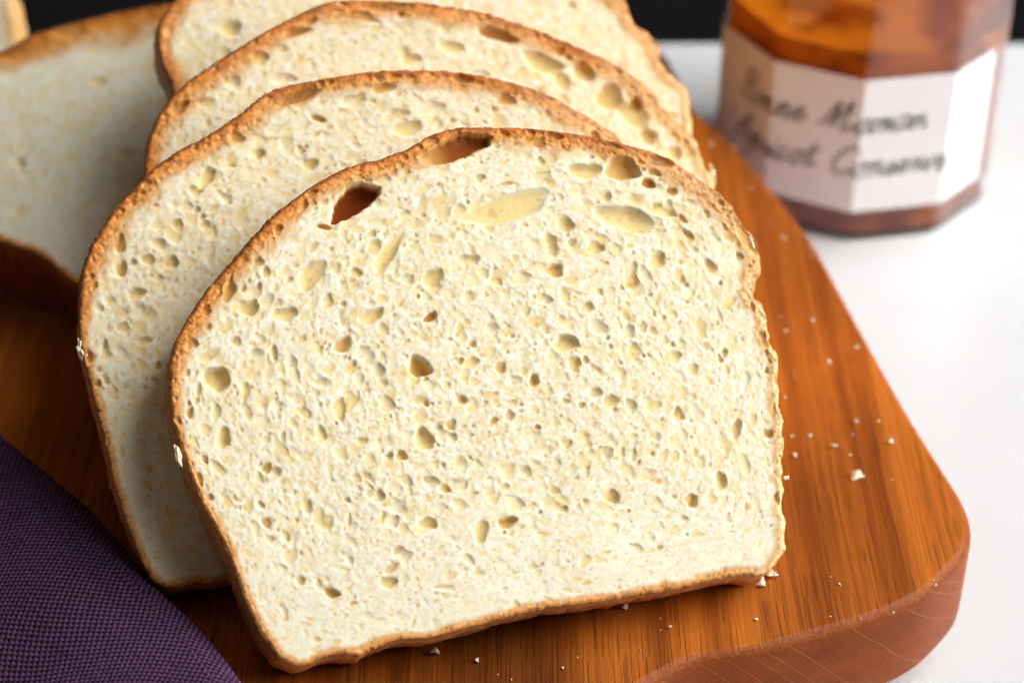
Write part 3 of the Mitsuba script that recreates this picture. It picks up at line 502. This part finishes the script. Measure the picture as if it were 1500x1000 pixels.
# smears of jam left on the inside of the glass
def smear(th0, th1, z0, z1, seed):
    nth, nzz = 60, 30; vs = []
    for a_ in np.linspace(0, 1, nth):
        th = th0 + (th1 - th0) * a_
        loc = (th - A0) % (2 * math.pi / NV) - math.pi / NV
        rr = math.cos(math.pi / NV) / math.cos(loc)
        wob_ = meshkit.fbm(np.array([[a_ * 4, seed, .5]]), 3, seed)[0]
        zt = z0 + (z1 - z0) * (.25 + .75 * math.sin(math.pi * a_) ** .7 * (.4 + wob_))
        for b_ in np.linspace(0, 1, nzz):
            z = z0 - 3 + (zt - z0 + 3) * b_
            R = (jar_R(z) - 1.5 - .5 * math.sin(math.pi * b_)) * rr
            vs.append((JC[0] + R * math.cos(th), JC[1] + R * math.sin(th), JZ + z))
    ii, jj = np.meshgrid(np.arange(nth - 1), np.arange(nzz - 1), indexing='ij'); a = (ii * nzz + jj).ravel()
    return np.array(vs) * MM, np.stack([a, a + nzz, a + nzz + 1, a + 1], 1)
scene['jam_jar__jam_smear'] = mikit.ply(smear(view - .9, view + .25, JT, 84, 3), 'jam_film_mat', smooth=True)
scene['jam_jar__jam_smear_001'] = mikit.ply(smear(view + .5, view + 1.9, JT, 80, 8), 'jam_film_mat', smooth=True)
# paper label wrapped round five facets
SIDE = lambda z: 2 * jar_R(z) * math.sin(math.pi / NV)
SM = SIDE(32)
def wrap(s, z, out):
    """s: mm along the girth from the facing edge (to the right), measured at mid height"""
    k = np.floor(s / SM); t = s / SM - k
    R = jar_R(z) + out
    a1 = A0 + k * 2 * math.pi / NV; a2 = a1 + 2 * math.pi / NV
    p = np.stack([lerp(np.cos(a1), np.cos(a2), t) * R, lerp(np.sin(a1), np.sin(a2), t) * R, z + JZ], -1)
    p[..., 0] += JC[0]; p[..., 1] += JC[1]
    return p * MM
L0, L1, Z0, Z1 = -2.35 * SM, 1.74 * SM, 10.8, 54.6
sx = np.unique(np.r_[np.linspace(L0, L1, 80), [k * SM + e for k in (-2, -1, 0, 1) for e in (-1e-6, 0)]])
def band(out): return wrap(*[a.T for a in np.meshgrid(sx, np.linspace(Z0, Z1, 8))], np.float64(out))
lo, li = band(.22), band(.06)
n1, n2 = lo.shape[:2]
ii, jj = np.meshgrid(np.arange(n1 - 1), np.arange(n2 - 1), indexing='ij'); a = (ii * n2 + jj).ravel()
fq = np.stack([a, a + n2, a + n2 + 1, a + 1], 1)
scene['jam_jar__label'] = mikit.ply((np.vstack([lo.reshape(-1, 3), li.reshape(-1, 3)]), np.vstack([fq, fq[:, ::-1] + n1 * n2])), 'label_mat')
# handwriting: each letter a pen stroke on a unit grid (x advance, strokes)
G = {
 'B': (.95, [[(.15, 1.35), (.05, .5), (.0, 0)], [(-.1, 1.2), (.3, 1.5), (.75, 1.3), (.55, .9), (.2, .75), (.7, .6), (.75, .2), (.35, -.05), (-.05, .1)]]),
 'M': (1.55, [[(-.1, .1), (.1, .3), (.35, 1.4), (.4, .7), (.38, .1), (.65, .8), (.95, 1.45), (.95, .7), (.95, .1), (1.15, .05), (1.5, .35)]]),
 'A': (1.2, [[(-.1, 0), (.3, .8), (.7, 1.45), (.75, .7), (.8, 0), (1.15, .3)], [(.1, .55), (.5, .6), (.95, .6)]]),
 'C': (1.0, [[(.85, 1.25), (.6, 1.5), (.2, 1.1), (.05, .5), (.3, 0), (.65, .05), (.98, .35)]]),
 'a': (.72, [[(.5, .62), (.2, .7), (.02, .3), (.2, .0), (.45, .3), (.52, .65), (.5, .15), (.72, .2)]]),
 'o': (.68, [[(.3, .68), (.05, .45), (.1, .05), (.4, .05), (.5, .45), (.3, .68), (.68, .5)]]),
 'n': (.78, [[(0, .5), (.1, .65), (.12, 0), (.2, .5), (.42, .68), (.5, .4), (.52, .05), (.78, .25)]]),
 'm': (1.05, [[(0, .5), (.1, .65), (.12, 0), (.2, .5), (.38, .68), (.45, .4), (.46, .02), (.55, .5), (.74, .68), (.8, .4), (.82, .05), (1.05, .25)]]),
 'e': (.6, [[(0, .25), (.35, .4), (.35, .66), (.1, .55), (.08, .15), (.3, 0), (.6, .25)]]),
 'p': (.72, [[(0, .4), (.14, .65), (.1, -.2), (.05, -.6)], [(.12, .4), (.35, .68), (.52, .4), (.35, .05), (.12, .12)], [(.4, .05), (.72, .25)]]),
 'r': (.52, [[(0, .4), (.1, .68), (.28, .6), (.24, .1), (.52, .25)]]),
 'i': (.4, [[(.0, .3), (.13, .65), (.12, .1), (.4, .25)], [(.2, .95), (.24, .99)]]),
 'c': (.58, [[(.42, .58), (.22, .68), (.04, .35), (.2, .02), (.58, .25)]]),
 't': (.5, [[(.22, 1.25), (.15, .5), (.2, .05), (.5, .25)], [(-.02, .82), (.42, .88)]]),
 's': (.55, [[(.0, .2), (.25, .68), (.4, .3), (.25, .0), (.05, .08)], [(.3, .02), (.55, .25)]]),
 'v': (.62, [[(.02, .6), (.18, .1), (.25, .05), (.45, .66), (.62, .55)]]), ' ': (.75, [])}
def write(text, s0, z0, size, slope, slant=.32, seed=0):
    r = np.random.default_rng(seed); x = 0; lines = []
    for ch in text:
        adv, st = G[ch]
        for q in st:
            q = np.array(q) + r.normal(0, .03, (len(q), 2)); q = spline(q, .1, closed=False)
            q = np.column_stack([x + q[:, 0] + slant * q[:, 1], q[:, 1]]) * size
            lines.append(LineString(np.column_stack([s0 + q[:, 0], z0 + q[:, 1] + slope * q[:, 0]])))
        x += adv
    return lines
ink = write('Bonne Maman', -42, 37.3, 6.6, -.0, seed=2) + write('Apricot Conserve', -44, 22.8, 6.7, .0, seed=3)
shape = shapely.union_all([l.buffer(.46) for l in ink])
vs, fs, at = [], [], 0
for k in range(-3, 3):
    cell = shape.intersection(box(k * SM, 0, (k + 1) * SM - 1e-4, 60))
    for gm in getattr(cell, 'geoms', [cell]):
        if gm.geom_type != 'Polygon' or gm.area < .01: continue
        tv, tf = trimesh.creation.triangulate_polygon(gm.simplify(.05), engine='earcut')
        vs.append(wrap(np.clip(tv[:, 0], k * SM + 1e-5, None), tv[:, 1], .30)); fs.append(tf + at); at += len(tv)
scene['jam_jar__handwriting'] = mikit.ply((np.vstack(vs), np.vstack(fs)), 'ink_mat')
labels['jam_jar'] = {'label': 'faceted glass jar of apricot jam with handwritten white label on the table behind the board', 'category': 'jam jar'}

# ---------------------------------------------------------------- crumbs
bsdf('crumb_bit_mat', type='twosided', bsdf={'type': 'principled', 'base_color': rgb(.82, .72, .52), 'roughness': .8, 'specular': .1})
rng = np.random.default_rng(77)
own = {0: 'largest pale crumb on the board to the right of the front slice', 14: 'torn pale crumb lying in front of the front slice near its lower left corner', 13: 'small round crumb just below the middle of the bottom crust of the front slice',
       1: 'pale crumb on the board nearest its right edge', 11: 'pale crumb touching the lower right corner of the front slice', 25: 'lone tiny crumb on the dark left part of the board above the napkin',
       18: 'blurred pale crumb on the board edge just in front of the jam jar', 8: 'pale crumb beside the right edge of the front slice, halfway up', 12: 'second crumb just under the lower right corner of the front slice'}
def where(x, y):
    if y < -20: return 'tiny pale crumb on the board in front of the bottom crust of the front slice', 'crumbs in front of the front slice'
    if y > 130: return 'blurred pale crumb on the far right of the board towards the jam jar', 'crumbs towards the jam jar'
    if x < 0: return 'tiny pale crumb on the dark left part of the board', 'crumbs on the left of the board'
    return 'tiny pale crumb scattered on the board to the right of the front slice', 'crumbs right of the front slice'
spots = [tuple(c) for c in CR]
for k in range(16):
    t = rng.random(); spots.append((lerp(-8, 92, t) + rng.normal(0, 2), lerp(-56, -30, t) + rng.normal(0, 3) + 12 * max(0, t - .6)))
for k in range(14): spots.append((rng.uniform(68, 94), rng.uniform(-6, 110)))
for k, (cx, cy) in enumerate(spots):
    s = trimesh.convex.convex_hull(rng.normal(0, .62, (16, 3))).subdivide().subdivide()
    r = {0: 1.2, 14: 1.3, 13: .8, 1: .75, 11: .95, 12: .8, 2: .7, 3: .7}.get(k, rng.uniform(.3, .6) if k < len(CR) else rng.uniform(.14, .3))
    p = s.vertices * (rng.uniform(.7, 1.15, 3) * [1, 1, .75]) + s.vertices * (meshkit.fbm(s.vertices * 2.2 + k * 3, 3, k)[:, None] - .5) * 1.2 + s.vertices * (meshkit.noise(s.vertices * 7 + k, k)[:, None] - .5) * .55
    a_ = rng.random() * 6.28; R = np.array([[math.cos(a_), -math.sin(a_), 0], [math.sin(a_), math.cos(a_), 0], [0, 0, 1]])
    p = (p * r) @ R.T; p[:, 2] -= p[:, 2].min() + .05
    key = 'bread_crumb' if k == 0 else f'bread_crumb_{k:03d}'
    scene[key] = mikit.ply((np.asarray(p + [cx, cy, 0]) * MM, s.faces), 'crumb_bit_mat', smooth=True)
    lb, gr = where(cx, cy)
    labels[key] = {'label': own.get(k, lb), 'category': 'crumb', 'group': gr}
